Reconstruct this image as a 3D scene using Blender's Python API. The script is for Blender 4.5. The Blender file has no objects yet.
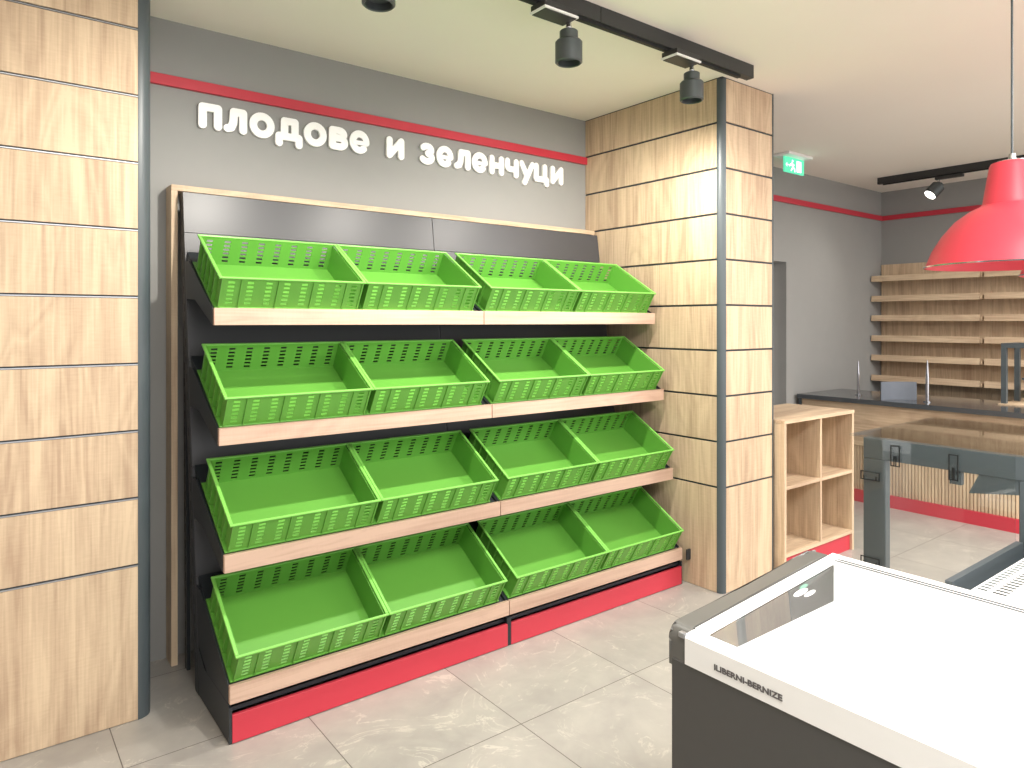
import bpy, bmesh, math, random
from mathutils import Vector, Matrix
random.seed(4)
C = bpy.context.scene.collection
PI = math.pi
# ------------------------------------------------------------------ camera, world, lights, exposure
cam_d = bpy.data.cameras.new('camera'); cam = bpy.data.objects.new('camera', cam_d); C.objects.link(cam)
bpy.context.scene.camera = cam
cam_d.sensor_fit = 'HORIZONTAL'; cam_d.sensor_width = 36.0
cam_d.lens = 36.0 * 700.0 / 1024.0
cam_d.shift_y = -(384 - 322) / 1024.0
cam_d.clip_start = 0.02
cam.location = (0, 0, 1.5)
cam.rotation_euler = (PI / 2, 0, -math.atan2(0.612, 0.791))

W = bpy.data.worlds.new('daylight'); bpy.context.scene.world = W; W.use_nodes = True
W.node_tree.nodes['Background'].inputs[0].default_value = (1.0, 0.985, 0.975, 1)
W.node_tree.nodes['Background'].inputs[1].default_value = 1.38
vs = bpy.context.scene.view_settings
vs.view_transform = 'Standard'; vs.look = 'None'; vs.gamma = 1.0; vs.use_curve_mapping = False
vs.exposure = 0.66

def lamp(name, kind, loc, energy, color=(1, .97, .93), rot=(0, 0, 0), **kw):
    d = bpy.data.lights.new(name, kind); d.energy = energy; d.color = color
    for k, v in kw.items(): setattr(d, k, v)
    o = bpy.data.objects.new(name, d); C.objects.link(o); o.location = loc; o.rotation_euler = rot
    return o
# added area lights, out of view under the ceiling, to brighten the room
lamp('added_fill_light', 'AREA', (1.2, -0.3, 2.80), 105, shape='RECTANGLE', size=2.4, size_y=1.2)
lamp('added_fill_light', 'AREA', (4.3, 0.1, 2.80), 32, shape='RECTANGLE', size=2.4, size_y=1.2)

lamp('added_fill_light', 'AREA', (5.3, -.5, 2.80), 130, shape='RECTANGLE', size=1.8, size_y=1.2)

# ------------------------------------------------------------------ materials
def srgb(r, g, b):
    f = lambda c: (c / 255 / 12.92) if c / 255 <= .04045 else ((c / 255 + .055) / 1.055) ** 2.4
    return (f(r), f(g), f(b), 1)
def nt(name):
    m = bpy.data.materials.new(name); m.use_nodes = True
    return m, m.node_tree, m.node_tree.nodes['Principled BSDF']
def node(t, typ, **kw):
    n = t.nodes.new(typ)
    for k, v in kw.items(): setattr(n, k, v)
    return n
def plain(name, col, rough=.5, metal=0, noise=.06, scale=30, bump=0.0, spec=.5, emis=None):
    m, t, b = nt(name)
    b.inputs['Roughness'].default_value = rough; b.inputs['Metallic'].default_value = metal
    b.inputs['Specular IOR Level'].default_value = spec
    tc = node(t, 'ShaderNodeTexCoord'); nz = node(t, 'ShaderNodeTexNoise')
    nz.inputs['Scale'].default_value = scale; nz.inputs['Detail'].default_value = 4
    t.links.new(tc.outputs['Object'], nz.inputs['Vector'])
    mx = node(t, 'ShaderNodeMix', data_type='RGBA')
    c = col
    mx.inputs['A'].default_value = (c[0] * (1 - noise), c[1] * (1 - noise), c[2] * (1 - noise), 1)
    mx.inputs['B'].default_value = (min(1, c[0] * (1 + noise)), min(1, c[1] * (1 + noise)), min(1, c[2] * (1 + noise)), 1)
    t.links.new(nz.outputs['Fac'], mx.inputs['Factor'])
    t.links.new(mx.outputs['Result'], b.inputs['Base Color'])
    if bump:
        bp = node(t, 'ShaderNodeBump'); bp.inputs['Strength'].default_value = bump; bp.inputs['Distance'].default_value = .002
        t.links.new(nz.outputs['Fac'], bp.inputs['Height']); t.links.new(bp.outputs['Normal'], b.inputs['Normal'])
    if emis:
        b.inputs['Emission Color'].default_value = emis[0]; b.inputs['Emission Strength'].default_value = emis[1]
    return m
def wood(name, axis, light=(213, 190, 160), dark=(178, 152, 127), rough=.5, k=1.0):
    m, t, b = nt(name)
    tc = node(t, 'ShaderNodeTexCoord'); oi = node(t, 'ShaderNodeObjectInfo')
    add = node(t, 'ShaderNodeVectorMath', operation='ADD')
    sc = node(t, 'ShaderNodeVectorMath', operation='SCALE'); sc.inputs['Scale'].default_value = 17.0
    cmb = node(t, 'ShaderNodeCombineXYZ')
    for i in range(3): t.links.new(oi.outputs['Random'], cmb.inputs[i])
    t.links.new(cmb.outputs[0], sc.inputs[0]); t.links.new(tc.outputs['Object'], add.inputs[0]); t.links.new(sc.outputs[0], add.inputs[1])
    def nz(across, along, det, dist=0.0):
        mp = node(t, 'ShaderNodeMapping'); s = [across] * 3; s[axis] = along
        mp.inputs['Scale'].default_value = s
        n = node(t, 'ShaderNodeTexNoise'); n.inputs['Scale'].default_value = 1.0; n.inputs['Detail'].default_value = det
        n.inputs['Distortion'].default_value = dist
        t.links.new(add.outputs[0], mp.inputs[0]); t.links.new(mp.outputs[0], n.inputs['Vector'])
        return n.outputs['Fac']
    def mix(a, bb, f):
        q = node(t, 'ShaderNodeMix', data_type='FLOAT'); q.inputs['Factor'].default_value = f
        t.links.new(a, q.inputs['A']); t.links.new(bb, q.inputs['B']); return q.outputs['Result']
    broad = nz(9, .7, 4, 1.2); fine = nz(95, 3.0, 5, .4); saw = nz(22, 160, 3, .3)
    h = mix(mix(broad, fine, .42), saw, .10)
    mm = node(t, 'ShaderNodeMath', operation='MULTIPLY'); mm.inputs[1].default_value = 13.0; t.links.new(nz(3.4, .55, 2, .9), mm.inputs[0])
    pp = node(t, 'ShaderNodeMath', operation='PINGPONG'); pp.inputs[1].default_value = .5; t.links.new(mm.outputs[0], pp.inputs[0])
    ad = node(t, 'ShaderNodeMath', operation='MULTIPLY_ADD'); ad.inputs[1].default_value = .17; t.links.new(pp.outputs[0], ad.inputs[0])
    sb = node(t, 'ShaderNodeMath', operation='SUBTRACT'); sb.inputs[1].default_value = .0425; t.links.new(h, sb.inputs[0]); t.links.new(sb.outputs[0], ad.inputs[2]); h = ad.outputs[0]
    r = node(t, 'ShaderNodeValToRGB'); r.color_ramp.elements[0].position = .36; r.color_ramp.elements[1].position = .60
    r.color_ramp.elements[0].color = srgb(*dark); r.color_ramp.elements[1].color = srgb(*light)
    t.links.new(h, r.inputs[0]); t.links.new(r.outputs[0], b.inputs['Base Color'])
    b.inputs['Roughness'].default_value = rough; b.inputs['Specular IOR Level'].default_value = .3
    bp = node(t, 'ShaderNodeBump'); bp.inputs['Strength'].default_value = .12; bp.inputs['Distance'].default_value = .002
    t.links.new(h, bp.inputs['Height']); t.links.new(bp.outputs['Normal'], b.inputs['Normal'])
    return m
def glass(name, tint=(.97, .985, .98, 1), refl=1.0):
    m = bpy.data.materials.new(name); m.use_nodes = True; t = m.node_tree; t.nodes.clear()
    out = node(t, 'ShaderNodeOutputMaterial'); mx = node(t, 'ShaderNodeMixShader')
    tr = node(t, 'ShaderNodeBsdfTransparent'); tr.inputs[0].default_value = tint
    gl = node(t, 'ShaderNodeBsdfGlossy'); gl.inputs['Roughness'].default_value = .02
    lw = node(t, 'ShaderNodeLayerWeight'); lw.inputs[0].default_value = .5
    pw = node(t, 'ShaderNodeMath', operation='POWER'); pw.inputs[1].default_value = 4.0; t.links.new(lw.outputs['Facing'], pw.inputs[0])
    fr = node(t, 'ShaderNodeMath', operation='MULTIPLY_ADD'); fr.inputs[1].default_value = .9; fr.inputs[2].default_value = .045; t.links.new(pw.outputs[0], fr.inputs[0])
    mu = node(t, 'ShaderNodeMath', operation='MULTIPLY'); mu.inputs[1].default_value = refl
    t.links.new(fr.outputs[0], mu.inputs[0]); t.links.new(mu.outputs[0], mx.inputs[0])
    t.links.new(tr.outputs[0], mx.inputs[1]); t.links.new(gl.outputs[0], mx.inputs[2]); t.links.new(mx.outputs[0], out.inputs[0])
    return m
def floor_mat():
    m, t, b = nt('stone_tiles')
    tc = node(t, 'ShaderNodeTexCoord'); sep = node(t, 'ShaderNodeSeparateXYZ'); t.links.new(tc.outputs['Object'], sep.inputs[0])
    def M(op, a, bv=None, cv=None):
        n = node(t, 'ShaderNodeMath', operation=op)
        for i, v in enumerate((a, bv, cv)):
            if v is None: continue
            if isinstance(v, (int, float)): n.inputs[i].default_value = v
            else: t.links.new(v, n.inputs[i])
        return n.outputs[0]
    S = .6095
    def joint(o, off):
        f = M('FRACT', M('DIVIDE', M('SUBTRACT', o, off), S)); d = M('ABSOLUTE', M('SUBTRACT', f, .5))
        return M('GREATER_THAN', d, .5 - .0018 / S)
    jx = joint(sep.outputs[0], .406); jy = joint(sep.outputs[1], 2.045)
    j = M('MAXIMUM', jx, jy)
    cx = M('FLOOR', M('DIVIDE', M('SUBTRACT', sep.outputs[0], .406), S)); cy = M('FLOOR', M('DIVIDE', M('SUBTRACT', sep.outputs[1], 2.045), S))
    cm = node(t, 'ShaderNodeCombineXYZ'); t.links.new(cx, cm.inputs[0]); t.links.new(cy, cm.inputs[1])
    wn = node(t, 'ShaderNodeTexWhiteNoise', noise_dimensions='3D'); t.links.new(cm.outputs[0], wn.inputs[0])
    off = node(t, 'ShaderNodeVectorMath', operation='MULTIPLY_ADD'); off.inputs[1].default_value = (9, 9, 9)
    t.links.new(wn.outputs['Color'], off.inputs[0]); t.links.new(tc.outputs['Object'], off.inputs[2])
    def nz(s, d, dist=0):
        n = node(t, 'ShaderNodeTexNoise'); n.inputs['Scale'].default_value = s; n.inputs['Detail'].default_value = d
        n.inputs['Distortion'].default_value = dist; n.inputs['Roughness'].default_value = .6
        t.links.new(off.outputs[0], n.inputs['Vector']); return n.outputs['Fac']
    cloud = nz(3.2, 8, .8); vein = nz(2.1, 7, 2.2); patch = nz(9, 5, .5)
    r = node(t, 'ShaderNodeValToRGB'); r.color_ramp.elements[0].position = .33; r.color_ramp.elements[1].position = .68
    r.color_ramp.elements[0].color = srgb(150, 146, 142); r.color_ramp.elements[1].color = srgb(172, 168, 161)
    t.links.new(M('ADD', M('MULTIPLY', cloud, .7), M('MULTIPLY', patch, .3)), r.inputs[0])
    v = M('SUBTRACT', 1.0, M('MULTIPLY', M('ABSOLUTE', M('SUBTRACT', vein, .5)), 70.0)); v = M('MAXIMUM', v, 0.0)
    v = M('MULTIPLY', v, M('MAXIMUM', M('MULTIPLY', M('SUBTRACT', patch, .45), 4.0), 0.0)); v = M('MINIMUM', v, .45)
    m1 = node(t, 'ShaderNodeMix', data_type='RGBA'); t.links.new(v, m1.inputs['Factor']); t.links.new(r.outputs[0], m1.inputs['A'])
    m1.inputs['B'].default_value = srgb(205, 200, 188)
    m2 = node(t, 'ShaderNodeMix', data_type='RGBA'); t.links.new(j, m2.inputs['Factor']); t.links.new(m1.outputs['Result'], m2.inputs['A'])
    m2.inputs['B'].default_value = srgb(95, 90, 86)
    t.links.new(m2.outputs['Result'], b.inputs['Base Color'])
    b.inputs['Roughness'].default_value = .3; b.inputs['Specular IOR Level'].default_value = .45
    return m

WZ = wood('oak_vertical', 2); WX = wood('oak_along', 0); WY = wood('oak_across', 1)
WSTRIP = wood('oak_strip', 0, (206, 176, 156), (184, 152, 134))
FLOOR = floor_mat()
GREY = plain('grey_wall_paint', srgb(148, 148, 146), .75, noise=.03, scale=8)
CEIL = plain('ceiling_paint', srgb(244, 238, 228), .85, noise=.015, scale=3)
ANTH = plain('anthracite_metal', srgb(74, 82, 86), .42, noise=.03)
BLACK = plain('black_metal', srgb(40, 45, 50), .45, noise=.04)
PANEL = plain('dark_steel_panel', srgb(64, 64, 68), .38, noise=.03, scale=12)
SLOT = plain('slot_black', srgb(18, 20, 22), .6)
ALU = plain('aluminium', srgb(170, 172, 176), .35, .8)
GROOVE = plain('groove_dark', srgb(58, 64, 70), .5, .3)
RED = plain('red_laminate', srgb(194, 54, 70), .35, noise=.02)
REDL = plain('red_enamel', srgb(214, 66, 82), .38, noise=.01)
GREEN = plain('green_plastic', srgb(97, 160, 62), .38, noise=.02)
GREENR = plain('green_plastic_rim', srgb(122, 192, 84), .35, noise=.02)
WHITE = plain('white_plastic', srgb(240, 240, 238), .35, noise=.01)
LINER = plain('white_liner', srgb(250, 250, 250), .5, noise=.005)
LETTER = plain('white_acrylic', srgb(250, 250, 250), .4, noise=.005)
FGREY = plain('freezer_grey', srgb(74, 73, 71), .55, noise=.03)
CAPG = plain('freezer_cap_grey', srgb(96, 95, 91), .35, noise=.03)
TRACK = plain('track_black', srgb(52, 52, 52), .5, noise=.03)
SPOT = plain('spot_gunmetal', srgb(88, 94, 96), .38, .55, noise=.03)
GLOW = plain('lamp_lens', srgb(255, 250, 240), .4, emis=((1, .96, .88, 1), 4.0))
CHROME = plain('chrome', srgb(200, 200, 205), .15, 1.0)
WTOP = plain('dark_worktop', srgb(72, 76, 80), .12, noise=.04, scale=20)
EXITG = plain('exit_green', srgb(60, 190, 140), .4, emis=(srgb(110, 235, 190), .5))
EXITW = plain('exit_white', srgb(245, 250, 245), .4, emis=((.9, 1, .95, 1), .8))
BLUEG = plain('grey_blue_plastic', srgb(104, 110, 120), .4)
GLASS = glass('clear_glass'); GLASS2 = glass('display_glass', (.975, .98, .98, 1), 1.6); LID = glass('lid_glass', (.985, .99, .99, 1), .8)

# ------------------------------------------------------------------ helpers
WM = {}
def empty(name, loc, label, cat, group=None, kind=None):
    o = bpy.data.objects.new(name, None); C.objects.link(o); o.location = loc; o.empty_display_size = .1
    if label: o['label'] = label
    if cat: o['category'] = cat
    if group: o['group'] = group
    if kind: o['kind'] = kind
    WM[o.name] = Matrix.Translation(Vector(loc)); return o
def build(name, bm, mat, parent=None, label=None, cat=None, group=None, kind=None, origin=None, smooth=None, local=False):
    """bm in world coordinates (or already local to the parent when local=True)"""
    me = bpy.data.meshes.new(name)
    M = Matrix.Identity(4)
    if parent is not None: M = WM[parent.name]
    elif origin is not None: M = Matrix.Translation(Vector(origin))
    if not local: bm.transform(M.inverted())
    bmesh.ops.recalc_face_normals(bm, faces=bm.faces)
    bm.to_mesh(me); bm.free()
    for m in (mat if isinstance(mat, (list, tuple)) else [mat]): me.materials.append(m)
    o = bpy.data.objects.new(name, me); C.objects.link(o)
    if parent is not None: o.parent = parent
    elif origin is not None: o.location = origin
    WM[o.name] = M
    if label: o['label'] = label
    if cat: o['category'] = cat
    if group: o['group'] = group
    if kind: o['kind'] = kind
    if smooth is not None:
        for p in me.polygons: p.use_smooth = True
        try: me.set_sharp_from_angle(angle=math.radians(smooth))
        except Exception: pass
    return o
def BM(): return bmesh.new()
def box(bm, x0, x1, y0, y1, z0, z1, bev=0.0, mi=0, seg=2):
    r = bmesh.ops.create_cube(bm, size=1.0)
    vsx = r['verts']
    for v in vsx:
        v.co = Vector(((x0 + x1) / 2 + v.co.x * (x1 - x0), (y0 + y1) / 2 + v.co.y * (y1 - y0), (z0 + z1) / 2 + v.co.z * (z1 - z0)))
    fs = set(f for v in vsx for f in v.link_faces)
    for f in fs: f.material_index = mi
    if bev:
        es = set(e for v in vsx for e in v.link_edges)
        bmesh.ops.bevel(bm, geom=list(es), offset=bev, segments=seg, affect='EDGES', profile=.5)
    return bm
def prism(bm, pts, a, b, axis, mi=0):
    """extrude polygon pts between a and b along axis; pts are the two other coordinates in cyclic order of x,y,z without axis"""
    def P(p, t):
        if axis == 0: return Vector((t, p[0], p[1]))
        if axis == 1: return Vector((p[0], t, p[1]))
        return Vector((p[0], p[1], t))
    v0 = [bm.verts.new(P(p, a)) for p in pts]; v1 = [bm.verts.new(P(p, b)) for p in pts]
    n = len(pts); fs = [bm.faces.new(v0), bm.faces.new(v1[::-1])]
    for i in range(n): fs.append(bm.faces.new((v0[i], v0[(i + 1) % n], v1[(i + 1) % n], v1[i])))
    for f in fs: f.material_index = mi
    bmesh.ops.triangulate(bm, faces=fs[:2])
    return bm
def cyl(bm, p0, p1, r0, r1=None, n=24, mi=0, caps=True):
    r1 = r0 if r1 is None else r1
    p0 = Vector(p0); p1 = Vector(p1); d = (p1 - p0).normalized()
    u = d.orthogonal().normalized(); w = d.cross(u)
    a = [bm.verts.new(p0 + (u * math.cos(2 * PI * i / n) + w * math.sin(2 * PI * i / n)) * r0) for i in range(n)]
    b = [bm.verts.new(p1 + (u * math.cos(2 * PI * i / n) + w * math.sin(2 * PI * i / n)) * r1) for i in range(n)]
    for i in range(n):
        f = bm.faces.new((a[i], a[(i + 1) % n], b[(i + 1) % n], b[i])); f.material_index = mi
    if caps:
        for q in (a[::-1], b):
            f = bm.faces.new(q); f.material_index = mi
    return bm
def lathe(bm, prof, c, n=64, closed=True, mi=0):
    rings = []
    for r, z in prof:
        rings.append([bm.verts.new((c[0] + r * math.cos(2 * PI * i / n), c[1] + r * math.sin(2 * PI * i / n), c[2] + z)) for i in range(n)])
    m = len(prof); rng = range(m) if closed else range(m - 1)
    for k in rng:
        A = rings[k]; B = rings[(k + 1) % m]
        for i in range(n):
            f = bm.faces.new((A[i], A[(i + 1) % n], B[(i + 1) % n], B[i])); f.material_index = mi
    return bm
def strokes(bm, paths, w0, y0, y1, n=10):
    """rounded strokes; each path (list of (x,z)) becomes a flat extruded ribbon with round ends, between depths y0,y1"""
    step = 0
    for path, closed in paths:
        P = [Vector((p[0], p[1])) for p in path]; w = w0
        if closed == 2: closed = 0; w = w0 * .62
        m = len(P)
        def nrm(i):
            if closed: a = P[(i - 1) % m]; b = P[(i + 1) % m]; c0 = (P[i] - a).normalized(); c1 = (b - P[i]).normalized()
            else:
                c0 = (P[i] - P[i - 1]).normalized() if i > 0 else None; c1 = (P[i + 1] - P[i]).normalized() if i < m - 1 else None
                c0 = c0 or c1; c1 = c1 or c0
            t = (c0 + c1).normalized(); nn = Vector((-t.y, t.x)); k = max(.5, nn.dot(Vector((-c0.y, c0.x))))
            return nn / k
        if closed:
            L = [P[i] + nrm(i) * w / 2 for i in range(m)]; R = [P[i] - nrm(i) * w / 2 for i in range(m)]
            rows = []
            for y in (y0, y1):
                rows.append([bm.verts.new((p.x, y, p.y)) for p in L]); rows.append([bm.verts.new((p.x, y, p.y)) for p in R])
            for i in range(m):
                j = (i + 1) % m
                bm.faces.new((rows[0][i], rows[0][j], rows[1][j], rows[1][i])); bm.faces.new((rows[2][i], rows[2][j], rows[3][j], rows[3][i]))
                bm.faces.new((rows[0][i], rows[0][j], rows[2][j], rows[2][i])); bm.faces.new((rows[1][i], rows[1][j], rows[3][j], rows[3][i]))
        else:
            for i in range(m - 1):
                a, b = P[i], P[i + 1]; d = (b - a); an = math.atan2(d.y, d.x)
                out = []
                for k in range(n + 1): t = an - PI / 2 + PI * k / n; out.append((b.x + math.cos(t) * w / 2, b.y + math.sin(t) * w / 2))
                for k in range(n + 1): t = an + PI / 2 + PI * k / n; out.append((a.x + math.cos(t) * w / 2, a.y + math.sin(t) * w / 2))
                step += 1; prism(bm, out, y0 + step * .00015, y1 - step * .0001, 1)
    return bm
def arc(cx, cy, rx, ry, a0, a1, n=16):
    return [(cx + rx * math.cos(math.radians(a0 + (a1 - a0) * i / n)), cy + ry * math.sin(math.radians(a0 + (a1 - a0) * i / n))) for i in range(n + 1)]
def copy_tree(o, parent=None):
    c = o.copy(); C.objects.link(c)
    if parent is not None:
        c.parent = parent
    for ch in list(o.children): copy_tree(ch, c)
    return c

# ------------------------------------------------------------------ room shell
YW = 3.418; XR = 7.517; ZC = 2.85
bm = BM(); box(bm, -3.5, 8.2, -4.5, 4.2, -.12, 0); build('floor', bm, FLOOR, kind='structure')
bm = BM(); box(bm, -3.5, 8.2, -4.5, 4.2, ZC, ZC + .12); build('ceiling', bm, CEIL, kind='structure')
DX0, DX1, DZ = 4.72, 5.718, 2.032
bm = BM()
box(bm, -.9, DX0, YW, YW + .26, 0, ZC); box(bm, DX1, XR + .2, YW, YW + .26, 0, ZC); box(bm, DX0, DX1, YW, YW + .26, DZ, ZC)
build('wall_back', bm, GREY, kind='structure')
bm = BM(); box(bm, XR, XR + .2, -2.5, YW, 0, ZC); build('wall_right', bm, GREY, kind='structure')
bm = BM(); box(bm, -3.5, -3.3, -4.5, YW, 0, ZC); build('wall_unseen_left', bm, GREY, kind='structure')  # unseen wall, added to cut the light coming in from the left
# door in its recess
DOORM = plain('door_paint', srgb(120, 122, 122), .5, noise=.02)
bm = BM(); box(bm, DX0 + .05, DX1 - .05, YW + .17, YW + .21, .005, DZ - .05, .004)
d = build('door_1', bm, DOORM, kind='structure')
bm = BM(); box(bm, DX0, DX0 + .05, YW + .14, YW + .24, 0, DZ); box(bm, DX1 - .05, DX1, YW + .14, YW + .24, 0, DZ); box(bm, DX0 + .05, DX1 - .05, YW + .14, YW + .24, DZ - .05, DZ)
build('door_frame', bm, WHITE, parent=d, kind='structure')
# left column, clad in oak panels with grooves
SE = [2.604 - .2525 * k for k in range(9)]
def zrows():
    e = [ZC - .004] + SE + [0.0]; rows = []
    for i in range(len(e) - 1): rows.append((e[i + 1] + (.0055 if i < len(e) - 2 else .002), e[i] - (.0055 if i else 0)))
    return rows
bm = BM(); box(bm, -1.6, .53, 2.972, YW, 0, ZC); wl = build('wall_left', bm, GREY, kind='structure')
for z0, z1 in zrows():
    bm = BM(); box(bm, -1.6, .4995, 2.95, 2.971, z0, z1, .0012, seg=1); build('cladding_panel', bm, WZ, parent=wl, kind='structure')
for z in SE:
    bm = BM(); box(bm, -1.6, .4995, 2.958, 2.9715, z - .0055, z + .0055, mi=1); box(bm, -1.6, .4995, 2.9488, 2.958, z - .0040, z + .0002)
    build('groove_profile', bm, [ALU, GROOVE], parent=wl, kind='structure')
bm = BM(); r = .05; cx, cy = .5, 2.95 + r
pts = [(.5, 2.972)] + [(.5, 2.95)] + arc(cx, cy, r, r, -90, 0, 10) + [(.55, 3.03), (.53, 3.03), (.53, 2.972)]
prism(bm, pts, 0, ZC, 2); build('corner_trim', bm, ANTH, parent=wl, kind='structure', smooth=40)
# right pier
PX0, PX1, PY = 3.267, 3.765, 2.335
bm = BM(); box(bm, PX0 + .02, PX1 - .012, PY + .02, YW, 0, ZC); wp = build('wall_pier', bm, GREY, kind='structure')
for z0, z1 in zrows():
    bm = BM(); box(bm, PX0 + .036, PX1 - .012, PY, PY + .0195, z0, z1, .0012, seg=1); build('cladding_panel', bm, WZ, parent=wp, kind='structure')
    bm = BM(); box(bm, PX0, PX0 + .0195, PY + .036, YW, z0, z1, .0012, seg=1); build('cladding_panel', bm, WZ, parent=wp, kind='structure')
for z in SE:
    bm = BM(); box(bm, PX0 + .036, PX1 - .012, PY + .005, PY + .0198, z - .0045, z + .0045); box(bm, PX0 + .005, PX0 + .0198, PY + .036, YW, z - .0045, z + .0045)
    build('groove_profile', bm, GROOVE, parent=wp, kind='structure')
bm = BM(); r = .036
pts = [(PX0 + .036, PY + .0195), (PX0 + .0195, PY + .0195), (PX0 + .0195, PY + .036)] + arc(PX0 + r, PY + r, r, r, 180, 270, 10)
prism(bm, pts, 0, ZC, 2); build('corner_trim', bm, ANTH, parent=wp, kind='structure', smooth=40)
bm = BM(); box(bm, PX1 - .012, PX1, PY - .002, YW, 0, ZC); build('edge_trim', bm, ANTH, parent=wp, kind='structure')
bm = BM(); box(bm, PX0, PX1, PY + .001, PY + .02, ZC - .004, ZC); box(bm, PX0, PX0 + .02, PY, YW, ZC - .004, ZC); build('top_trim', bm, GROOVE, parent=wp, kind='structure')
# red wall stripes
bm = BM(); box(bm, .53, PX0, YW - .022, YW, 2.552, 2.600, .002, seg=1); build('trim_1', bm, RED, kind='structure')
bm = BM(); box(bm, PX1, XR - .022, YW - .022, YW, 2.552, 2.600, .002, seg=1); build('trim_2', bm, RED, kind='structure')
bm = BM(); box(bm, XR - .022, XR, -2.5, YW, 2.552, 2.600, .002, seg=1); build('trim_3', bm, RED, kind='structure')

# ------------------------------------------------------------------ oak surround behind the fruit stand
f = empty('display_surround', (1.97, 3.36, 0), 'slim light oak surround frame on the grey wall behind the crate stand', 'frame')
bm = BM(); box(bm, .691, .717, 3.315, YW - .001, 0, 2.074, .001, seg=1); build('side_post', bm, WZ, parent=f)
bm = BM(); box(bm, 3.226, 3.254, 3.315, YW - .001, 0, 2.074, .001, seg=1); build('side_post', bm, WZ, parent=f)
bm = BM(); box(bm, .691, 3.254, 3.315, YW - .001, 2.074, 2.100, .001, seg=1); build('top_rail', bm, WX, parent=f)

# ------------------------------------------------------------------ leaning shelving bays
SH = [(2.775, 1.553), (2.708, 1.106), (2.640, .653), (2.572, .207)]
ANG = math.radians(31)
def yback(z): return 2.990 + .1367 * z
def up_poly(off0, off1, z0, z1): return [(yback(z0) + off0, z0), (yback(z0) + off1, z0), (yback(z1) + off1, z1), (yback(z1) + off0, z1)]
bays = []
for bi, (X0, X1) in enumerate(((.725, 1.9735), (1.9755, 3.2235))):
    t = empty('shelving_bay', ((X0 + X1) / 2, 2.8, 0),
              ['left dark metal leaning shelving bay with four sloping tiers and red plinth',
               'right dark metal leaning shelving bay beside the right oak column, with red plinth'][bi], 'shelving', 'leaning shelving bays')
    bays.append(t)
    # uprights
    for ux, s in ((X0, 1), (X1, -1)):
        bm = BM(); a, b = sorted((ux, ux + s * .008))
        prism(bm, up_poly(.003, .055, 0, 2.063), a, b, 0)
        z = .12
        while z < 2.0:
            y = yback(z)
            e0, e1 = (a - .0006, a + .0002) if s > 0 else (b - .0002, b + .0006)
            prism(bm, [(y + .024, z), (y + .030, z), (y + .036, z + .035), (y + .030, z + .035)], e0, e1, 0, mi=1)
            z += .075
        build('upright', bm, [BLACK, SLOT], parent=t)
        # second, steeper slotted post behind
        bm = BM(); a, b = sorted((ux + s * .012, ux + s * .026))
        def yr(z): return 3.238 + .022 * z
        prism(bm, [(yr(0), 0), (yr(0) + .035, 0), (yr(1.75) + .035, 1.75), (yr(1.75), 1.75)], a, b, 0)
        z = .1
        while z < 1.7:
            y = yr(z); e0, e1 = (a - .0006, a + .0002) if s > 0 else (b - .0002, b + .0006)
            prism(bm, [(y + .014, z), (y + .022, z), (y + .023, z + .035), (y + .015, z + .035)], e0, e1, 0, mi=1)
            z += .07
        build('rear_post', bm, [BLACK, SLOT], parent=t)
    # back panels in rows
    zs = [.02, .46, .90, 1.34, 1.885, 2.063]
    bm = BM()
    for i in range(5):
        prism(bm, up_poly(-.012, .003, zs[i] + .0012, zs[i + 1] - .0012), X0 + .001, X1 - .001, 0)
    build('back_panel', bm, PANEL, parent=t)
    # shelves
    for k, (ys, zt) in enumerate(SH):
        y0, z0 = ys + .018, zt - .006
        ln = (yback(z0 + .24) - .014 - y0) / math.cos(ANG)
        ca, sa = math.cos(ANG), math.sin(ANG)
        def Q(u, h): return (y0 + u * ca - h * sa, z0 + u * sa + h * ca)
        bm = BM(); prism(bm, [Q(.004, -.004), Q(ln, -.004), Q(ln, -.030), Q(.03, -.030)], X0 + .010, X1 - .010, 0)
        sh = build('shelf', bm, BLACK, parent=t)
        bm = BM(); box(bm, X0 + .002, X1, ys, ys + .018, zt - .065, zt, .0012, seg=1); build('front_strip', bm, WSTRIP, parent=sh)
        for ux, s in ((X0, 1), (X1, -1)):
            a, b = sorted((ux, ux + s * .006)); a -= .0 ; bm = BM()
            if k < 3:
                pts = [(ys + .019, zt), (ys + .019, zt - .064), (ys + .28, zt + .038), (yback(zt + .05) - .014, zt + .045), (yback(zt + .205) - .014, zt + .205), (ys + .385, zt + .205)]
            else:
                pts = [(ys + .019, zt), (ys + .019, zt - .066), (ys + .30, zt - .066), (yback(.17) - .014, zt - .0), (yback(zt + .22) - .014, zt + .225), (ys + .39, zt + .222)]
            prism(bm, pts, a, b, 0); build('bracket', bm, BLACK, parent=sh)
    # base box and plinth
    bm = BM()
    for ux, s in ((X0, 1), (X1, -1)):
        a, b = sorted((ux + s * .0, ux + s * .006))
        prism(bm, [(2.588, .004), (yback(0) - .002, .004), (yback(.19) - .014, .19), (2.90, .139), (2.588, .139)], a, b, 0)
        a, b = sorted((ux + s * .0, ux + s * .010)); box(bm, a, b, 2.574, 2.588, .002, .130)
    box(bm, X0 + .006, X1 - .006, 2.60, 2.94, .105, .12)
    build('base_frame', bm, BLACK, parent=t)
    bm = BM(); box(bm, X0 + .010, X1 - .008, 2.571, 2.587, .003, .103, .0015, seg=1); pl = build('plinth', bm, RED, parent=t, label='red kick plinth')
bm = BM(); box(bm, 3.236, 3.266, 2.546, 2.558, .140, .200, .002); build('wall_clip', bm, BLACK, parent=bays[1])

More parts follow.
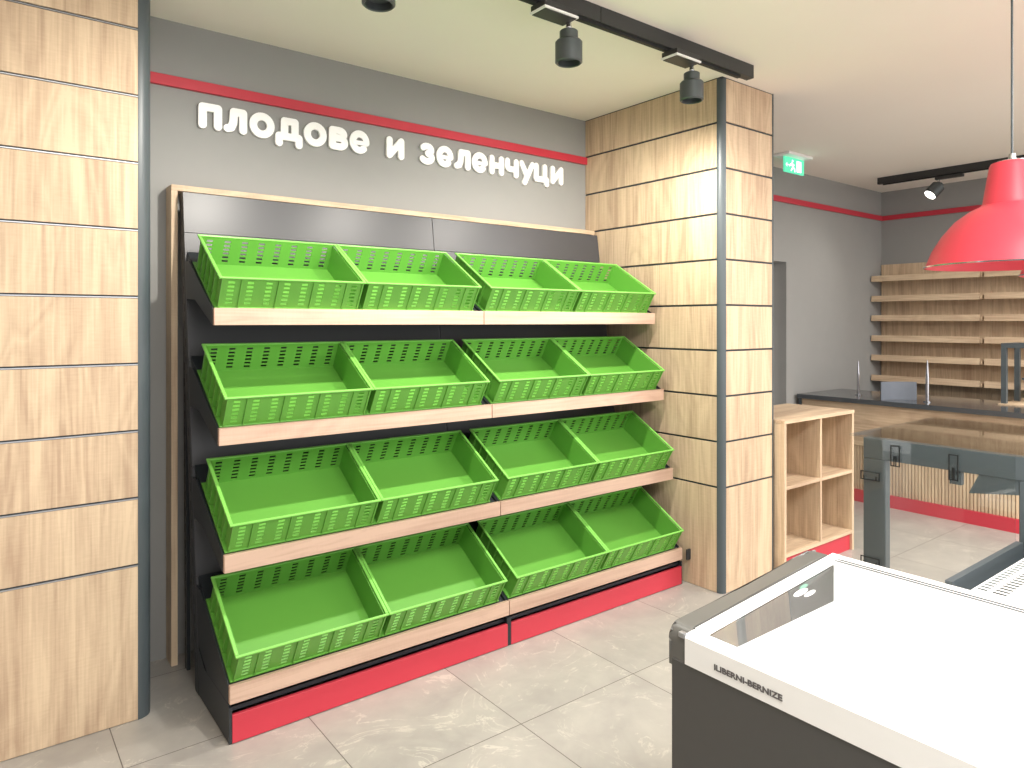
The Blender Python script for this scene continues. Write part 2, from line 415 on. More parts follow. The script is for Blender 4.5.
# ------------------------------------------------------------------ green crates
def grid_panel(bm, xs, zs, holes, T, thick, mi=0):
    """panel in local (x,z) with rectangular holes; T maps (x,z,depth)->Vector"""
    nx, nz = len(xs) - 1, len(zs) - 1; V = {}
    def v(i, j, d):
        if (i, j, d) not in V: V[(i, j, d)] = bm.verts.new(T(xs[i], zs[j], thick * d))
        return V[(i, j, d)]
    solid = lambda i, j: 0 <= i < nx and 0 <= j < nz and (i, j) not in holes
    for i in range(nx):
        for j in range(nz):
            if not solid(i, j): continue
            bm.faces.new((v(i, j, 0), v(i + 1, j, 0), v(i + 1, j + 1, 0), v(i, j + 1, 0)))
            bm.faces.new((v(i, j, 1), v(i, j + 1, 1), v(i + 1, j + 1, 1), v(i + 1, j, 1)))
            for (di, dj, a, b) in ((-1, 0, (i, j), (i, j + 1)), (1, 0, (i + 1, j), (i + 1, j + 1)), (0, -1, (i, j), (i + 1, j)), (0, 1, (i, j + 1), (i + 1, j + 1))):
                if not solid(i + di, j + dj):
                    bm.faces.new((v(*a, 0), v(*b, 0), v(*b, 1), v(*a, 1)))
CW, CD, CH = .598, .375, .138
def make_crate(label):
    t = empty('produce_crate', (0, 0, 0), label, 'crate', 'green produce crates on the sloping shelves')
    hw = CW / 2 - .014
    def holes_xs(w, n, sw):
        pitch = 2 * w / n; xs = [-w]; cols = []
        for i in range(n):
            c = -w + pitch * (i + .5); xs += [c - sw / 2, c + sw / 2]; cols.append(len(xs) - 2)
        xs.append(w); return xs, cols
    zs = [.008]; rowsj = []
    for k in range(6):
        z = .020 + k * .0178; zs += [z, z + .0098]; rowsj.append(len(zs) - 2)
    zs.append(CH - .008)
    xs, cols = holes_xs(hw, 8, .025)
    holes = {(i, j) for i in cols for j in rowsj}
    bm = BM(); y0, y1 = .006, CD - .006
    grid_panel(bm, xs, zs, holes, lambda x, z, d: Vector((x, y0 + d, z)), .0022)
    grid_panel(bm, xs, zs, holes, lambda x, z, d: Vector((x, y1 - d, z)), .003)
    for s in (-1, 1):
        a, b = sorted((s * hw, s * (hw - .003))); box(bm, a, b, y0 + .003, y1 - .003, .008, CH - .008)
    wall_bm = bm
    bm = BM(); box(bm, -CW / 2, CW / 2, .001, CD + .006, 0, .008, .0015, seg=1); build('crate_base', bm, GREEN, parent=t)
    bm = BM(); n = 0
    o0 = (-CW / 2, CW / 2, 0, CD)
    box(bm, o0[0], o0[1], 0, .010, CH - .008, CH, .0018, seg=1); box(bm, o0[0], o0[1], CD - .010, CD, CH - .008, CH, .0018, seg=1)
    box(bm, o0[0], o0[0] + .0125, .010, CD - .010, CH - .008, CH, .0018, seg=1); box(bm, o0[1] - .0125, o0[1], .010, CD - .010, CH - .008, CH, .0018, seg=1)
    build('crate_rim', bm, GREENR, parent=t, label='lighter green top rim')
    bm = wall_bm
    for i in (1, 3, 5, 7):
        x = -hw + 2 * hw * i / 8
        box(bm, x - .002, x + .002, .0005, y0, .008, CH - .008); box(bm, x - .002, x + .002, y1, CD, .008, CH - .008)
    for s in (-1, 1):
        box(bm, s * (hw - .0) - .003, s * hw + .003, .0005, .009, .008, CH - .008)
        for i in range(1, 6):
            y = CD * i / 6
            a, b = sorted((s * hw, s * (CW / 2 - .001))); box(bm, a, b, y - .002, y + .002, .008, CH - .008)
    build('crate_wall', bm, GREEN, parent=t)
    return t
tiers = ['top', 'second', 'third', 'bottom']
cols4 = ['leftmost', 'second from the left', 'third from the left', 'rightmost']
XC = [1.0320, 1.6310, 2.2812, 2.8802]
proto = None
for k, (ys, zt) in enumerate(SH):
    for c in range(4):
        lab = 'green plastic crate on the %s sloping shelf, %s of four' % (tiers[k], cols4[c])
        if k == 0 and c == 0: proto = make_crate(lab); o = proto
        else: o = copy_tree(proto); o['label'] = lab
        o.location = (XC[c], ys + .022, zt - .0045 + (0, .001, .004, .005)[k]); o.rotation_euler = (ANG, 0, 0)

# ------------------------------------------------------------------ wall lettering
LH = .118; SW = .0365
def letter(ch, x0, w):
    h = LH - SW; x = x0 + SW / 2; ww = w - SW; z = 2.387 + SW / 2
    P = []
    if ch == 'п': P = [([(x, z), (x, z + h), (x + ww, z + h), (x + ww, z)], 0)]
    if ch == 'л': P = [([(x - .002, z + .001), (x + .014, z + .006), (x + .024, z + .03), (x + .027, z + h), (x + ww, z + h), (x + ww, z)], 0)]
    if ch == 'о': P = [(arc(x + ww / 2, z + h / 2, ww / 2, h / 2 + .002, 0, 350, 35), 1)]
    if ch == 'д': P = [([(x, z - .028), (x, z + .006), (x + ww, z + .006), (x + ww, z - .028)], 0), ([(x + .019, z + .006), (x + .027, z + .03), (x + .027, z + h), (x + ww - .020, z + h), (x + ww - .020, z + .006)], 0)]
    if ch == 'в': P = [([(x, z), (x, z + h), (x + ww * .55, z + h)] + arc(x + ww * .55, z + h * .77, ww * .38, h * .23, 90, -90, 8) + [(x + .01, z + h * .53)], 0),
                       ([(x + ww * .5, z + h * .54)] + arc(x + ww * .6, z + h * .26, ww * .42, h * .27, 90, -90, 8) + [(x, z)], 0)]
    if ch == 'е': P = [([(x + .006, z + h * .44), (x + ww + .006, z + h * .44)], 2), (arc(x + ww / 2, z + h / 2, ww / 2, h / 2 + .002, 0, 312, 26), 0)]
    if ch == 'и': P = [([(x, z + h), (x, z), (x + ww, z + h), (x + ww, z)], 0)]
    if ch == 'з': P = [(arc(x + ww * .45, z + h * .76, ww * .46, h * .25, 150, -80, 10) + arc(x + ww * .45, z + h * .24, ww * .52, h * .27, 80, -150, 10), 0)]
    if ch == 'н': P = [([(x, z), (x, z + h)], 0), ([(x + ww, z), (x + ww, z + h)], 0), ([(x, z + h * .48), (x + ww, z + h * .48)], 0)]
    if ch == 'ч': P = [([(x, z + h), (x, z + h * .66)] + arc(x + ww * .36, z + h * .62, ww * .36, h * .22, 180, 270, 6) + [(x + ww, z + h * .40)], 0), ([(x + ww, z), (x + ww, z + h)], 0)]
    if ch == 'у': P = [([(x - .002, z + h), (x + ww * .48, z + .010)], 0), ([(x + ww + .002, z + h), (x + ww * .28, z - .034)], 0)]
    if ch == 'ц': P = [([(x, z + h), (x, z), (x + ww - .014, z), (x + ww - .014, z + h)], 0), ([(x + ww - .014, z), (x + ww + .002, z), (x + ww + .002, z - .026)], 0)]
    return P
word1 = [('п', .822, .104), ('л', .934, .106), ('о', 1.050, .120), ('д', 1.174, .136), ('о', 1.316, .120), ('в', 1.449, .104), ('е', 1.562, .112)]
word2 = [('и', 1.775, .108)]
word3 = [('з', 1.982, .098), ('е', 2.090, .112), ('л', 2.211, .112), ('е', 2.334, .112), ('н', 2.460, .108), ('ч', 2.577, .106), ('у', 2.690, .118), ('ц', 2.806, .122), ('и', 2.944, .108)]
names = {'п': 'П', 'л': 'Л', 'о': 'О', 'д': 'Д', 'в': 'В', 'е': 'Е', 'и': 'И', 'з': 'З', 'н': 'Н', 'ч': 'Ч', 'у': 'У', 'ц': 'Ц'}
ordn = ['first', 'second', 'third', 'fourth', 'fifth', 'sixth', 'seventh', 'eighth', 'last']
for wi, wd in enumerate((word1, word2, word3)):
    for i, (ch, x0, w) in enumerate(wd):
        bm = BM(); strokes(bm, letter(ch, x0, w), SW, YW - .020, YW - .004)
        wn = ['the left word', 'the middle one-letter word', 'the right word'][wi]
        lab = 'white raised letter %s, %s letter of %s on grey wall' % (names[ch], ordn[i], wn) if wi != 1 else 'white raised letter И standing alone between the two words on grey wall'
        build('wall_letter', bm, LETTER, label=lab, cat='letter', group='white raised letters on the grey wall', origin=(x0 + w / 2, YW - .01, 2.39))

# ------------------------------------------------------------------ ceiling tracks and spots
tr = empty('lighting_track', (1.4, 2.157, ZC), 'long black ceiling lighting track above the crate stand', 'lighting track')
bm = BM(); box(bm, -1.2, 2.13, 2.134, 2.178, 2.782, ZC); box(bm, 2.134, 3.259, 2.134, 2.178, 2.782, ZC); build('track_body', bm, TRACK, parent=tr)
bm = BM(); box(bm, -1.2, 3.16, 2.146, 2.166, 2.768, 2.782); build('power_rail', bm, SLOT, parent=tr)
def make_spot(x, label, group):
    """ceiling spot below a track, origin under the track at the swivel"""
    t = empty('track_spotlight', (0, 0, 0), label, 'spotlight', group)
    bm = BM(); box(bm, -.165, .008, -.045, .045, .020, .044, .001, seg=1); ad = build('adaptor', bm, TRACK, parent=t)
    bm = BM(); box(bm, -.168, .011, -.048, .048, .011, .0198); build('adaptor_edge', bm, WHITE, parent=t, label='thin white lower edge of the adaptor')
    bm = BM(); box(bm, -.161, .004, -.041, .041, .008, .0128); build('adaptor_cover', bm, TRACK, parent=t)
    bm = BM(); cyl(bm, (0, 0, -.020), (0, 0, .008), .010); bmesh.ops.create_uvsphere(bm, u_segments=16, v_segments=10, radius=.013, matrix=Matrix.Translation((0, 0, -.012)))
    build('swivel', bm, CHROME, parent=t, smooth=40)
    bm = BM(); lathe(bm, [(0.0005, -.022), (.034, -.026), (.038, -.030), (.038, -.068), (.0345, -.070), (.0005, -.070)], (0, 0, 0), 40, closed=False)
    build('neck', bm, SPOT, parent=t, smooth=35)
    bm = BM(); lathe(bm, [(0.0005, -.068), (.050, -.068), (.056, -.075), (.056, -.156), (.050, -.161), (.046, -.158), (.044, -.130), (.0005, -.130)], (0, 0, 0), 48, closed=False)
    build('housing', bm, SPOT, parent=t, smooth=35)
    bm = BM(); cyl(bm, (0, 0, -.1345), (0, 0, -.1305), .043, n=32); build('lens', bm, SPOT, parent=t)
    return t
sp = make_spot(0, '', 'spotlights on the long black track')
for i, (x, lab) in enumerate(((1.947, 'gunmetal cylindrical spotlight on the long track, middle one in view'), (2.745, 'gunmetal cylindrical spotlight nearest the right oak column'), (1.085, 'gunmetal spotlight cut off by the top edge, leftmost on the track'))):
    o = sp if i == 0 else copy_tree(sp)
    o.location = (x, 2.135, 2.724); o['label'] = lab
    lamp('spot_beam', 'SPOT', (x, 2.135, 2.525), (43, 48, 50)[i], (1, .95, .86), (math.radians(28), 0, math.radians((-28, -28, 42)[i])), spot_size=math.radians(156), spot_blend=.8, shadow_soft_size=.03)
# far track along the right wall
tr2 = empty('lighting_track', (6.74, 2.0, ZC), 'black ceiling lighting track in the far right corner above wall shelves', 'lighting track')
bm = BM(); box(bm, 6.723, 6.765, -.6, 3.094, 2.79, ZC); build('track_body', bm, TRACK, parent=tr2)
bm = BM(); box(bm, 6.735, 6.753, -.6, 3.05, 2.778, 2.79); build('power_rail', bm, SLOT, parent=tr2)
t = empty('track_spotlight', (6.74, 2.57, 2.74), 'small grey tilted spotlight with lit lens on the far track', 'spotlight')
bm = BM(); box(bm, 6.72, 6.76, 2.38, 2.60, 2.752, 2.777, .002, seg=1); build('adaptor', bm, TRACK, parent=t)
bm = BM(); cyl(bm, (6.74, 2.575, 2.70), (6.74, 2.575, 2.754), .010); build('swivel', bm, CHROME, parent=t, smooth=40)
ax = Vector((-.55, .40, -.72)).normalized(); p0 = Vector((6.75, 2.565, 2.715)); p1 = p0 + ax * .135
bm = BM(); cyl(bm, p0, p0 + ax * .03, .030, .040, 32); cyl(bm, p0 + ax * .03, p1, .056, n=40); build('housing', bm, SPOT, parent=t, smooth=35)
bm = BM(); cyl(bm, p1 + ax * .0005, p1 + ax * .002, .048, n=32); build('lens', bm, GLOW, parent=t, label='glowing lens')
lamp('spot_beam', 'SPOT', p1 + ax * .02, 10, (1, .95, .86), ax.to_track_quat('-Z', 'Y').to_euler(), spot_size=math.radians(100), spot_blend=1.0, shadow_soft_size=.05)

# ------------------------------------------------------------------ emergency exit sign
t = empty('exit_sign', (5.29, 3.1, ZC), 'green and white running man exit sign hanging from white ceiling plate', 'sign')
bm = BM(); box(bm, 5.095, 5.45, 3.02, 3.17, ZC - .022, ZC, .004); build('ceiling_plate', bm, WHITE, parent=t, label='white ceiling plate')
bm = BM(); box(bm, 5.145, 5.435, 3.090, 3.104, 2.705, ZC - .022, .001, seg=1); sg = build('sign_panel', bm, EXITG, parent=t)
bm = BM()
sx, sz, yy = 5.29, 2.765, 3.0885
box(bm, sx + .03, sx + .10, yy, yy + .0014, sz - .045, sz + .045)
strokes(bm, [([(sx - .045, sz + .012), (sx - .025, sz - .012), (sx - .05, sz - .04)], 0), ([(sx - .025, sz - .012), (sx + .0, sz - .025), (sx + .005, sz - .045)], 0), ([(sx - .04, sz + .015), (sx - .01, sz + .005)], 0), ([(sx - .045, sz + .015), (sx - .075, sz - .005)], 0)], .014, yy, yy + .0014, 6)
cyl(bm, (sx - .03, yy, sz + .036), (sx - .03, yy + .0014, sz + .036), .011, n=16)
strokes(bm, [([(sx - .125, sz), (sx - .09, sz)], 0), ([(sx - .125, sz), (sx - .11, sz + .014)], 0), ([(sx - .125, sz), (sx - .11, sz - .014)], 0)], .007, yy, yy + .0014, 6)
build('running_man_symbol', bm, EXITW, parent=sg, label='white running figure and doorway')

# ------------------------------------------------------------------ red pendants
def make_pendant(label):
    t = empty('pendant_lamp', (0, 0, 0), label, 'pendant lamp', 'red dome pendant lamps')
    out = [(.288, .000), (.282, .012), (.262, .065), (.230, .120), (.186, .175), (.138, .212), (.106, .228), (.098, .233), (.094, .243), (.073, .378), (.068, .390), (.056, .394)]
    inn = [(r - .004, z - .004) for r, z in out[::-1][1:]]; inn[-1] = (.284, .0)
    bm = BM(); lathe(bm, out + [(.052, .390)] + inn, (0, 0, 0), 96); build('lamp_shade', bm, REDL, parent=t, smooth=30)
    bm = BM(); lathe(bm, [(.284, .0), (.291, .0), (.291, .005), (.284, .005)], (0, 0, 0), 96); build('rim_band', bm, CHROME, parent=t, smooth=30, label='thin metallic rim')
    bm = BM(); lathe(bm, [(.0005, .390), (.050, .390), (.048, .398), (.014, .401), (.010, .425), (.0005, .425)], (0, 0, 0), 32, closed=False); build('top_cap', bm, CHROME, parent=t, smooth=30)
    bm = BM(); cyl(bm, (0, 0, .42), (0, 0, ZC - 1.712), .004, n=12); build('cord', bm, ANTH, parent=t)
    bm = BM(); lathe(bm, [(.0005, ZC - 1.712 - .028), (.05, ZC - 1.712 - .028), (.055, ZC - 1.712 - .02), (.055, ZC - 1.712), (.0005, ZC - 1.712)], (0, 0, 0), 32, closed=False); build('ceiling_rose', bm, REDL, parent=t, smooth=30)
    bm = BM(); lathe(bm, [(.0005, .10), (.025, .105), (.035, .13), (.03, .17), (.018, .20), (.018, .25), (.0005, .25)], (0, 0, 0), 24, closed=False); build('bulb', bm, GLOW, parent=t, smooth=40)
    return t
pd = make_pendant('red metal dome pendant lamp hanging in front of wall shelves, larger and nearer one')
pd.location = (3.12, .938, 1.712)
p2 = copy_tree(pd); p2.location = (3.95, .862, 1.712); p2['label'] = 'red dome pendant lamp behind the nearer one, only its rim showing at the right edge'

# ------------------------------------------------------------------ pigeonhole cabinet
t = empty('pigeonhole_cabinet', (4.195, 2.5, 0), 'light oak open cube cabinet with a red kick plinth beside the right oak column', 'cabinet')
cx0, cx1, cy0, cy1, ch = 3.782, 4.612, 2.27, 2.745, .920; th = .022
bm = BM(); box(bm, cx0, cx0 + th, cy0 + .003, cy1, 0, ch - th); build('side_panel', bm, WZ, parent=t)
bm = BM(); box(bm, cx1 - th, cx1, cy0 + .003, cy1, 0, ch - th); build('side_panel', bm, WZ, parent=t)
bm = BM(); box(bm, cx0 - .002, cx1 + .002, cy0, cy1 + .002, ch - th + .0005, ch, .001, seg=1); build('top_board', bm, WX, parent=t)
bm = BM(); box(bm, cx0 + th, cx1 - th, cy1 - .012, cy1, .11, ch - th); build('back_board', bm, WZ, parent=t)
bm = BM(); xm = (cx0 + cx1) / 2; box(bm, xm - .009, xm + .009, cy0 + .003, cy1 - .012, .132, ch - th); build('divider', bm, WZ, parent=t)
bm = BM()
for a, b in ((cx0 + th, xm - .009), (xm + .009, cx1 - th)): box(bm, a, b, cy0 + .004, cy1 - .012, .508, .528)
build('shelf', bm, WX, parent=t)
bm = BM(); box(bm, cx0 + th, cx1 - th, cy0 + .003, cy1 - .012, .11, .132); build('bottom_board', bm, WX, parent=t)
bm = BM(); box(bm, cx0 + th, cx1 - th, cy0 + .02, cy0 + .035, .0, .11); build('plinth', bm, RED, parent=t, label='red kick plinth')

# ------------------------------------------------------------------ far wall shelves
for bi in range(3):
    y1 = 3.408 - bi * .995; y0 = y1 - .985
    t = empty('wall_shelving', (7.38, (y0 + y1) / 2, 0), ['light oak wall shelving bay in the far corner, six narrow shelves', 'light oak wall shelving bay behind the dark metal frame, second from the corner', 'light oak wall shelving bay at the right edge, third from the corner'][bi], 'shelving', 'oak wall shelving bays')
    bm = BM(); box(bm, 7.495, XR - .002, y0 - .008, y1, .0, 2.093); build('back_panel', bm, WZ, parent=t)
    for z in (.935, 1.140, 1.337, 1.540, 1.737, 1.940):
        bm = BM(); box(bm, 7.285, 7.494, y0 + .012, y1 - (.0 if bi == 0 else .012), z - .012, z + .008); s = build('shelf', bm, WY, parent=t)
        bm = BM(); prism(bm, [(7.262, z - .030), (7.270, z - .030), (7.284, z + .028), (7.274, z + .028)], y0 + .014, y1 - .004 if bi == 0 else y1 - .014, 1); build('front_lip', bm, WY, parent=s)
        for yy2 in (y0, y1 - .012 if bi else y1 - .004):
            bm = BM(); box(bm, 7.279, 7.494, yy2 - .004, yy2 + (.010 if yy2 == y0 else .003), z - .028, z + .010); build('bracket', bm, WY, parent=s)
    bm = BM(); box(bm, 7.05, 7.494, y0, y1, 0, .74, .003, seg=1); box(bm, 7.02, 7.494, y0, y1, .7405, .775, .002, seg=1); build('base_cabinet', bm, ANTH, parent=t, label='dark grey base cabinet')

# ------------------------------------------------------------------ back counter
t = empty('service_counter', (6.0, 2.4, 0), 'long oak counter with dark worktop, slatted lower front and red plinth', 'counter')
bm = BM(); pts = [(5.834, 1.30), (6.27, 1.30), (6.27, 1.995), (6.62, 1.995), (6.62, 3.385), (5.834, 3.385)]
prism(bm, pts, .822, .86, 2); build('worktop', bm, WTOP, parent=t, label='glossy dark worktop')
bm = BM(); box(bm, 5.875, 6.25, 1.70, 3.37, .47, .821); box(bm, 5.90, 6.25, 1.70, 3.37, .10, .4695); build('counter_body', bm, WY, parent=t)
bm = BM(); y = 1.705
while y < 3.365:
    box(bm, 5.888, 5.8995, y, y + .0165, .10, .469); y += .024
build('slatted_front', bm, WZ, parent=t)
bm = BM(); box(bm, 5.862, 5.8745, 3.36, 3.385, 0, .821); build('end_panel', bm, ANTH, parent=t)
bm = BM(); box(bm, 5.868, 6.24, 1.72, 3.358, 0, .099); build('plinth', bm, RED, parent=t, label='red kick plinth')
t = empty('oak_cupboard', (6.6, 1.6, 0), 'oak cupboard block with flat wood top behind the dark worktop', 'cupboard')
bm = BM(); box(bm, 6.30, 6.98, 1.0, 1.975, .06, .848); build('carcass', bm, WZ, parent=t)
bm = BM(); box(bm, 6.29, 6.99, .99, 1.985, .8485, .870, .001, seg=1); build('top_board', bm, WX, parent=t)
bm = BM(); box(bm, 6.33, 6.96, 1.02, 1.93, 0, .06); build('plinth', bm, RED, parent=t)
# frame standing on it
t = empty('metal_rack', (6.33, 1.88, .87), 'dark metal upright rack standing on the oak cupboard top at the right edge', 'frame')
for yy2 in (1.935, 1.79, 1.30):
    for xx in ((6.31, 6.60) if yy2 != 1.79 else (6.60,)):
        bm = BM(); box(bm, xx, xx + .035, yy2, yy2 + .035, .8705, 1.30); build('post', bm, ANTH, parent=t)
bm = BM(); box(bm, 6.31, 6.345, 1.30, 1.97, 1.3005, 1.336); box(bm, 6.60, 6.635, 1.30, 1.97, 1.3005, 1.336); box(bm, 6.345, 6.60, 1.935, 1.97, 1.3005, 1.336); build('top_bar', bm, ANTH, parent=t)
bm = BM(); box(bm, 6.33, 6.60, 1.68, 1.84, 1.06, 1.075); build('cross_shelf', bm, ANTH, parent=t)
bm = BM(); box(bm, 6.36, 6.56, 1.70, 1.81, 1.045, 1.0595); build('light_strip', bm, GLOW, parent=t, label='small white light strip')
# panel and thin rods on the worktop
bm = BM()
a0 = Vector((5.91, 2.688)); a1 = Vector((6.14, 2.51)); dd = (a1 - a0).normalized(); nn = Vector((-dd.y, dd.x))
pts = [];
for i in range(13):
    q = a0.lerp(a1, i / 12) + nn * (.03 * math.sin(PI * i / 12)); pts.append(q)
poly = [(p.x, p.y) for p in pts] + [(p.x + nn.x * .014, p.y + nn.y * .014) for p in pts[::-1]]
prism(bm, poly, .8605, 1.008, 2)
build('divider_screen', bm, BLUEG, label='low grey-blue curved panel standing on the dark worktop', cat='divider', origin=(6.02, 2.6, .86), smooth=30)
for i, (x, y, h) in enumerate(((6.156, 2.995, .30), (6.054, 2.395, .335))):
    t = empty('counter_rod', (x, y, .86), ['slim chrome rod on the dark worktop left of the grey-blue panel', 'slim chrome rod on the dark worktop right of the grey-blue panel'][i], 'rod', 'slim chrome rods on the worktop')
    bm = BM(); cyl(bm, (x, y, .8605), (x, y, .868), .028, n=24); build('rod_base', bm, CHROME, parent=t, smooth=40)
    bm = BM(); cyl(bm, (x, y, .868), (x, y, .86 + h * .62), .013, n=16); cyl(bm, (x, y, .86 + h * .62), (x, y, .86 + h), .013, .004, n=16); build('rod_stem', bm, CHROME, parent=t, smooth=40)

# ------------------------------------------------------------------ glass display counter behind the freezer
t = empty('display_counter', (2.4, .3, 0), 'chilled display counter with dark metal frame and clear glass panes behind the white freezer', 'display counter')
X1 = 2.46
bm = BM(); box(bm, X1, X1 + .035, 1.105, 1.18, 0, 1.028, .002, seg=1); build('post', bm, ANTH, parent=t)
bm = BM(); box(bm, X1, X1 + .035, .46, 1.18, 1.0285, 1.100, .002, seg=1); build('top_rail', bm, ANTH, parent=t)
bm = BM(); box(bm, X1, X1 + .035, .56, .722, .0, 1.028, .002, seg=1); build('post', bm, ANTH, parent=t)
bm = BM(); prism(bm, [(.722, 1.028), (.722, .985), (.855, .966), (.852, .975), (.828, 1.028)], X1 + .004, X1 + .034, 0); build('support_arm', bm, ANTH, parent=t)
for (ya, yb, za, zb) in ((1.055, 1.085, 1.015, 1.085), (.880, .908, 1.0, 1.082), (1.12, 1.185, .955, .985), (1.12, 1.185, .66, .69)):
    bm = BM(); q = .003
    box(bm, X1 - .010, X1 - .0075, ya, yb, za, za + q); box(bm, X1 - .010, X1 - .0075, ya, yb, zb - q, zb)
    box(bm, X1 - .010, X1 - .0075, ya, ya + q, za, zb); box(bm, X1 - .010, X1 - .0075, yb - q, yb, za, zb)
    box(bm, X1 - .010, X1 - .0075, ya + .011, ya + .014, za, (za + zb) / 2); box(bm, X1 - .010, X1 - .0075, yb - .013, yb - .010, za, (za + zb) / 2)
    build('glass_clamp', bm, SLOT, parent=t)
bm = BM(); box(bm, X1 + .01, X1 + .03, .878, .912, .985, 1.028); build('support_arm', bm, ANTH, parent=t)
bm = BM(); box(bm, X1 - .007, X1 - .001, .73, 1.215, .02, 1.100); build('side_glass', bm, GLASS, parent=t, label='clear glass side pane')
bm = BM(); box(bm, X1 - .012, 3.15, .46, 1.222, 1.1015, 1.1075); build('top_glass', bm, GLASS, parent=t, label='clear glass top')
bm = BM(); box(bm, 1.936, X1 - .013, -1.2, .725, .0, .75, .003, seg=1); build('cabinet_body', bm, FGREY, parent=t)
# deck: dark trough at its edge, slotted white deck
bm = BM()
box(bm, 1.936, X1 - .013, .708, .725, .7505, .852); box(bm, 1.936, X1 - .013, .668, .7078, .7505, .80); build('trough', bm, ANTH, parent=t)
ux = [1.936]; cols = []
x = 1.955
while x < 2.44: ux += [x, x + .0125]; cols.append(len(ux) - 2); x += .0225
ux.append(X1 - .013)
uy = [-1.2, .600, .630, .640, .662, .667]
bm = BM(); grid_panel(bm, ux, uy, {(i, j) for i in cols for j in (1, 3)}, lambda x, y, d: Vector((x, y, .845 - d)), .001)
build('slotted_deck', bm, WHITE, parent=t, label='white deck with two rows of air slots')
bm = BM(); box(bm, 1.94, X1 - .015, .56, .666, .80, .806); build('air_duct', bm, SLOT, parent=t)

# ------------------------------------------------------------------ chest freezer
t = empty('chest_freezer', (1.6, .2, 0), 'white and grey glass topped chest freezer in the near right corner', 'freezer')
FX0, FX1, FY = 1.267, 1.932, 1.005; YN = -1.15
def ztop(x): return .80 + (x - FX0) * .077
bm = BM()
box(bm, FX0 + .003, FX0 + .05, YN, FY + .040, .06, .7325, .002, seg=1); box(bm, FX1 - .05, FX1 - .004, YN, FY + .028, .06, .80)
box(bm, FX0 + .05, FX1 - .05, FY - .02, FY + .028, .06, .7325); box(bm, FX0 + .05, FX1 - .05, YN, FY - .02, .06, .20); box(bm, FX0 + .05, FX1 - .05, YN, YN + .04, .20, .7325)
build('cabinet_body', bm, FGREY, parent=t)
bm = BM(); box(bm, FX0 + .03, FX1 - .02, YN + .03, FY, 0, .06); build('foot_rail', bm, BLACK, parent=t)
# liner (white, open top)
bm = BM(); lx0, lx1, ly0, ly1, lz0, lz1 = FX0 + .0505, FX1 - .055, YN + .05, FY - .022, .66, .735
box(bm, lx0, lx1, ly0, ly1, lz0, lz0 + .01); box(bm, lx0, lx0 + .008, ly0, ly1, lz0 + .01, lz1); box(bm, lx1 - .008, lx1, ly0, ly1, lz0 + .01, .815)
box(bm, lx0 + .008, lx1 - .008, ly1 - .008, ly1, lz0 + .01, lz1); box(bm, lx0 + .008, lx1 - .008, ly0, ly0 + .008, lz0 + .01, lz1)
build('inner_liner', bm, LINER, parent=t, label='white inner liner')
# dark inner end wall above the liner
bm = BM(); prism(bm, [(FX0 + .012, .736), (FX1 - .056, .736), (FX1 - .056, ztop(FX1 - .056) - .014), (FX0 + .030, ztop(FX0 + .03) - .014), (FX0 + .012, .76)], ly1 - .006, FY - .026, 1)
ew = build('inner_end_wall', bm, FGREY, parent=t, label='grey inner end wall')
# sticker: small leaf-shaped mark
bm = BM()
prism(bm, arc(1.70, .800, .034, .008, 0, 360, 18)[:-1], ly1 - .0075, ly1 - .0065, 1); prism(bm, arc(1.745, .787, .028, .006, 0, 360, 18)[:-1], ly1 - .0075, ly1 - .0065, 1)
prism(bm, arc(1.715, .812, .020, .005, 0, 360, 18)[:-1], ly1 - .0075, ly1 - .0065, 1, mi=1)
build('leaf_sticker', bm, [WHITE, plain('sticker_green', srgb(120, 175, 150), .5)], parent=ew, label='small white and green leaf sticker')
# white front handle rail with lettering
bm = BM(); prism(bm, [(FX0, .733), (FX0 + .05, .733), (FX0 + .05, .785), (FX0 + .034, .802), (FX0 + .006, .800), (FX0, .792)], YN, FY - .0005, 1)
hr = build('front_rail', bm, WHITE, parent=t, label='white handle rail')
cu = bpy.data.curves.new('brand_lettering', 'FONT'); cu.body = 'ILIBERNI-BERNIZE'; cu.size = .0215; cu.extrude = .0006; cu.offset = .0006; cu.align_x = 'CENTER'; cu.align_y = 'CENTER'
tmp = bpy.data.objects.new('tmp', cu); C.objects.link(tmp); bpy.context.view_layer.update()
me = bpy.data.meshes.new_from_object(tmp.evaluated_get(bpy.context.evaluated_depsgraph_get())); bpy.data.objects.remove(tmp)
xs_ = [v.co.x for v in me.vertices]; wdt = max(xs_) - min(xs_); ys_ = [v.co.y for v in me.vertices]; hgt = max(ys_) - min(ys_)
M = Matrix(((0, 0, -1, FX0 - .0008), (-1, 0, 0, .846), (0, 1, 0, .757), (0, 0, 0, 1))) @ Matrix.Diagonal((.160 / wdt, .0125 / hgt, 1, 1))
bm = BM(); bm.from_mesh(me); bm.transform(M); build('rail_lettering', bm, plain('letter_grey', srgb(95, 92, 92), .5), parent=hr)
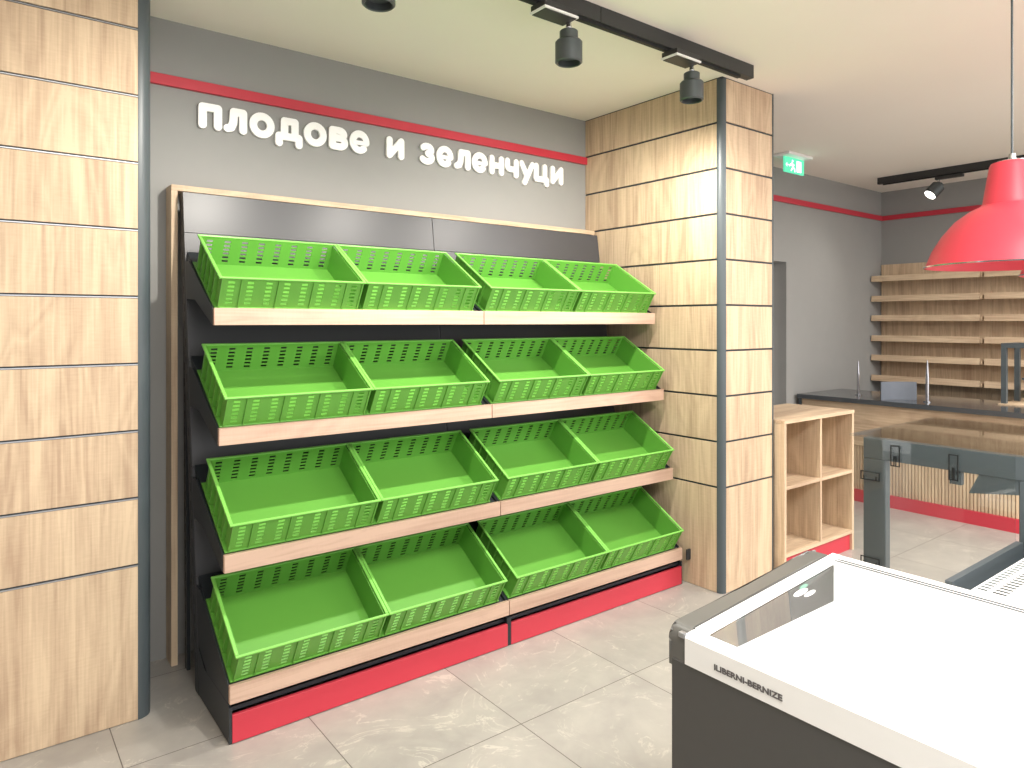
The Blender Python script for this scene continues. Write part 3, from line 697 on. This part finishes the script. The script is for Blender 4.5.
# frame around the lid: sloping end band, back rail
bm = BM(); prism(bm, [(FX0 + .034, ztop(FX0 + .034) - .012), (FX1 - .02, ztop(FX1 - .02) - .012), (FX1 - .02, ztop(FX1 - .02) + .003), (FX0 + .034, ztop(FX0 + .034) + .003)], FY - .026, FY - .003, 1)
build('lid_frame', bm, WHITE, parent=t, label='white sloping end band')
bm = BM(); zt = .822
box(bm, FX1 - .062, FX1, YN, FY - .003, zt + .022 - .03, zt + .0225 - .006)
for a, b in ((-.062, -.057), (-.047, -.042), (-.032, 0)):
    box(bm, FX1 + a, FX1 + b, YN, FY - .003, zt + .0165, zt + .0225)
rr = build('back_rail', bm, WHITE, parent=t, label='white back rail with running grooves')
bm = BM(); box(bm, FX1 - .0569, FX1 - .0471, YN, FY - .006, zt + .0166, zt + .0227); box(bm, FX1 - .0419, FX1 - .0321, YN, FY - .006, zt + .0166, zt + .0227)
build('slide_track', bm, BLACK, parent=rr)
# glass lids
for y0, y1, dz in ((.512, FY - .028, 0), (YN, .510, .0)):
    bm = BM(); xa, xb = FX0 + .036, FX1 - .063
    prism(bm, [(xa, ztop(xa) - .004 + dz), (xb, ztop(xb) - .004 + dz), (xb, ztop(xb) + .001 + dz), (xa, ztop(xa) + .001 + dz)], y0, y1, 1)
    build('lid_glass', bm, LID, parent=t, label='clear sliding glass lid')
# rounded grey end cap
bm = BM()
prof = [(FX0 + .006, .715), (FX0 + .005, .770)] + arc(FX0 + .041, .775, .036, .034, 180, 105, 5) + [(FX0 + .3, .829), (FX0 + .52, .848)] + arc(FX1 - .065, .822, .063, .030, 95, 0, 5) + [(FX1, .715)]
prism(bm, prof, FY, FY + .045, 1)
bmesh.ops.remove_doubles(bm, verts=bm.verts, dist=1e-5)
es = [e for e in bm.edges if len(e.link_faces) == 2 and all(abs(v.co.y - (FY + .045)) < 1e-5 for v in e.verts) and e.calc_face_angle(0) > .5]
bmesh.ops.bevel(bm, geom=es, offset=.004, segments=2, affect='EDGES')
build('end_cap', bm, CAPG, parent=t, smooth=40, label='rounded grey end cap')
bm = BM(); box(bm, FX0 - .001, FX0 + .012, FY + .001, FY + .018, .788, .800, .002); build('cap_insert', bm, ALU, parent=t)
# added fill light under the freezer's back rail, keeps the liner white
lamp('freezer_fill_light', 'AREA', (FX1 - .085, -.1, .800), .8, (1, 1, 1), (0, math.radians(-60), 0), shape='RECTANGLE', size=.03, size_y=2.0)
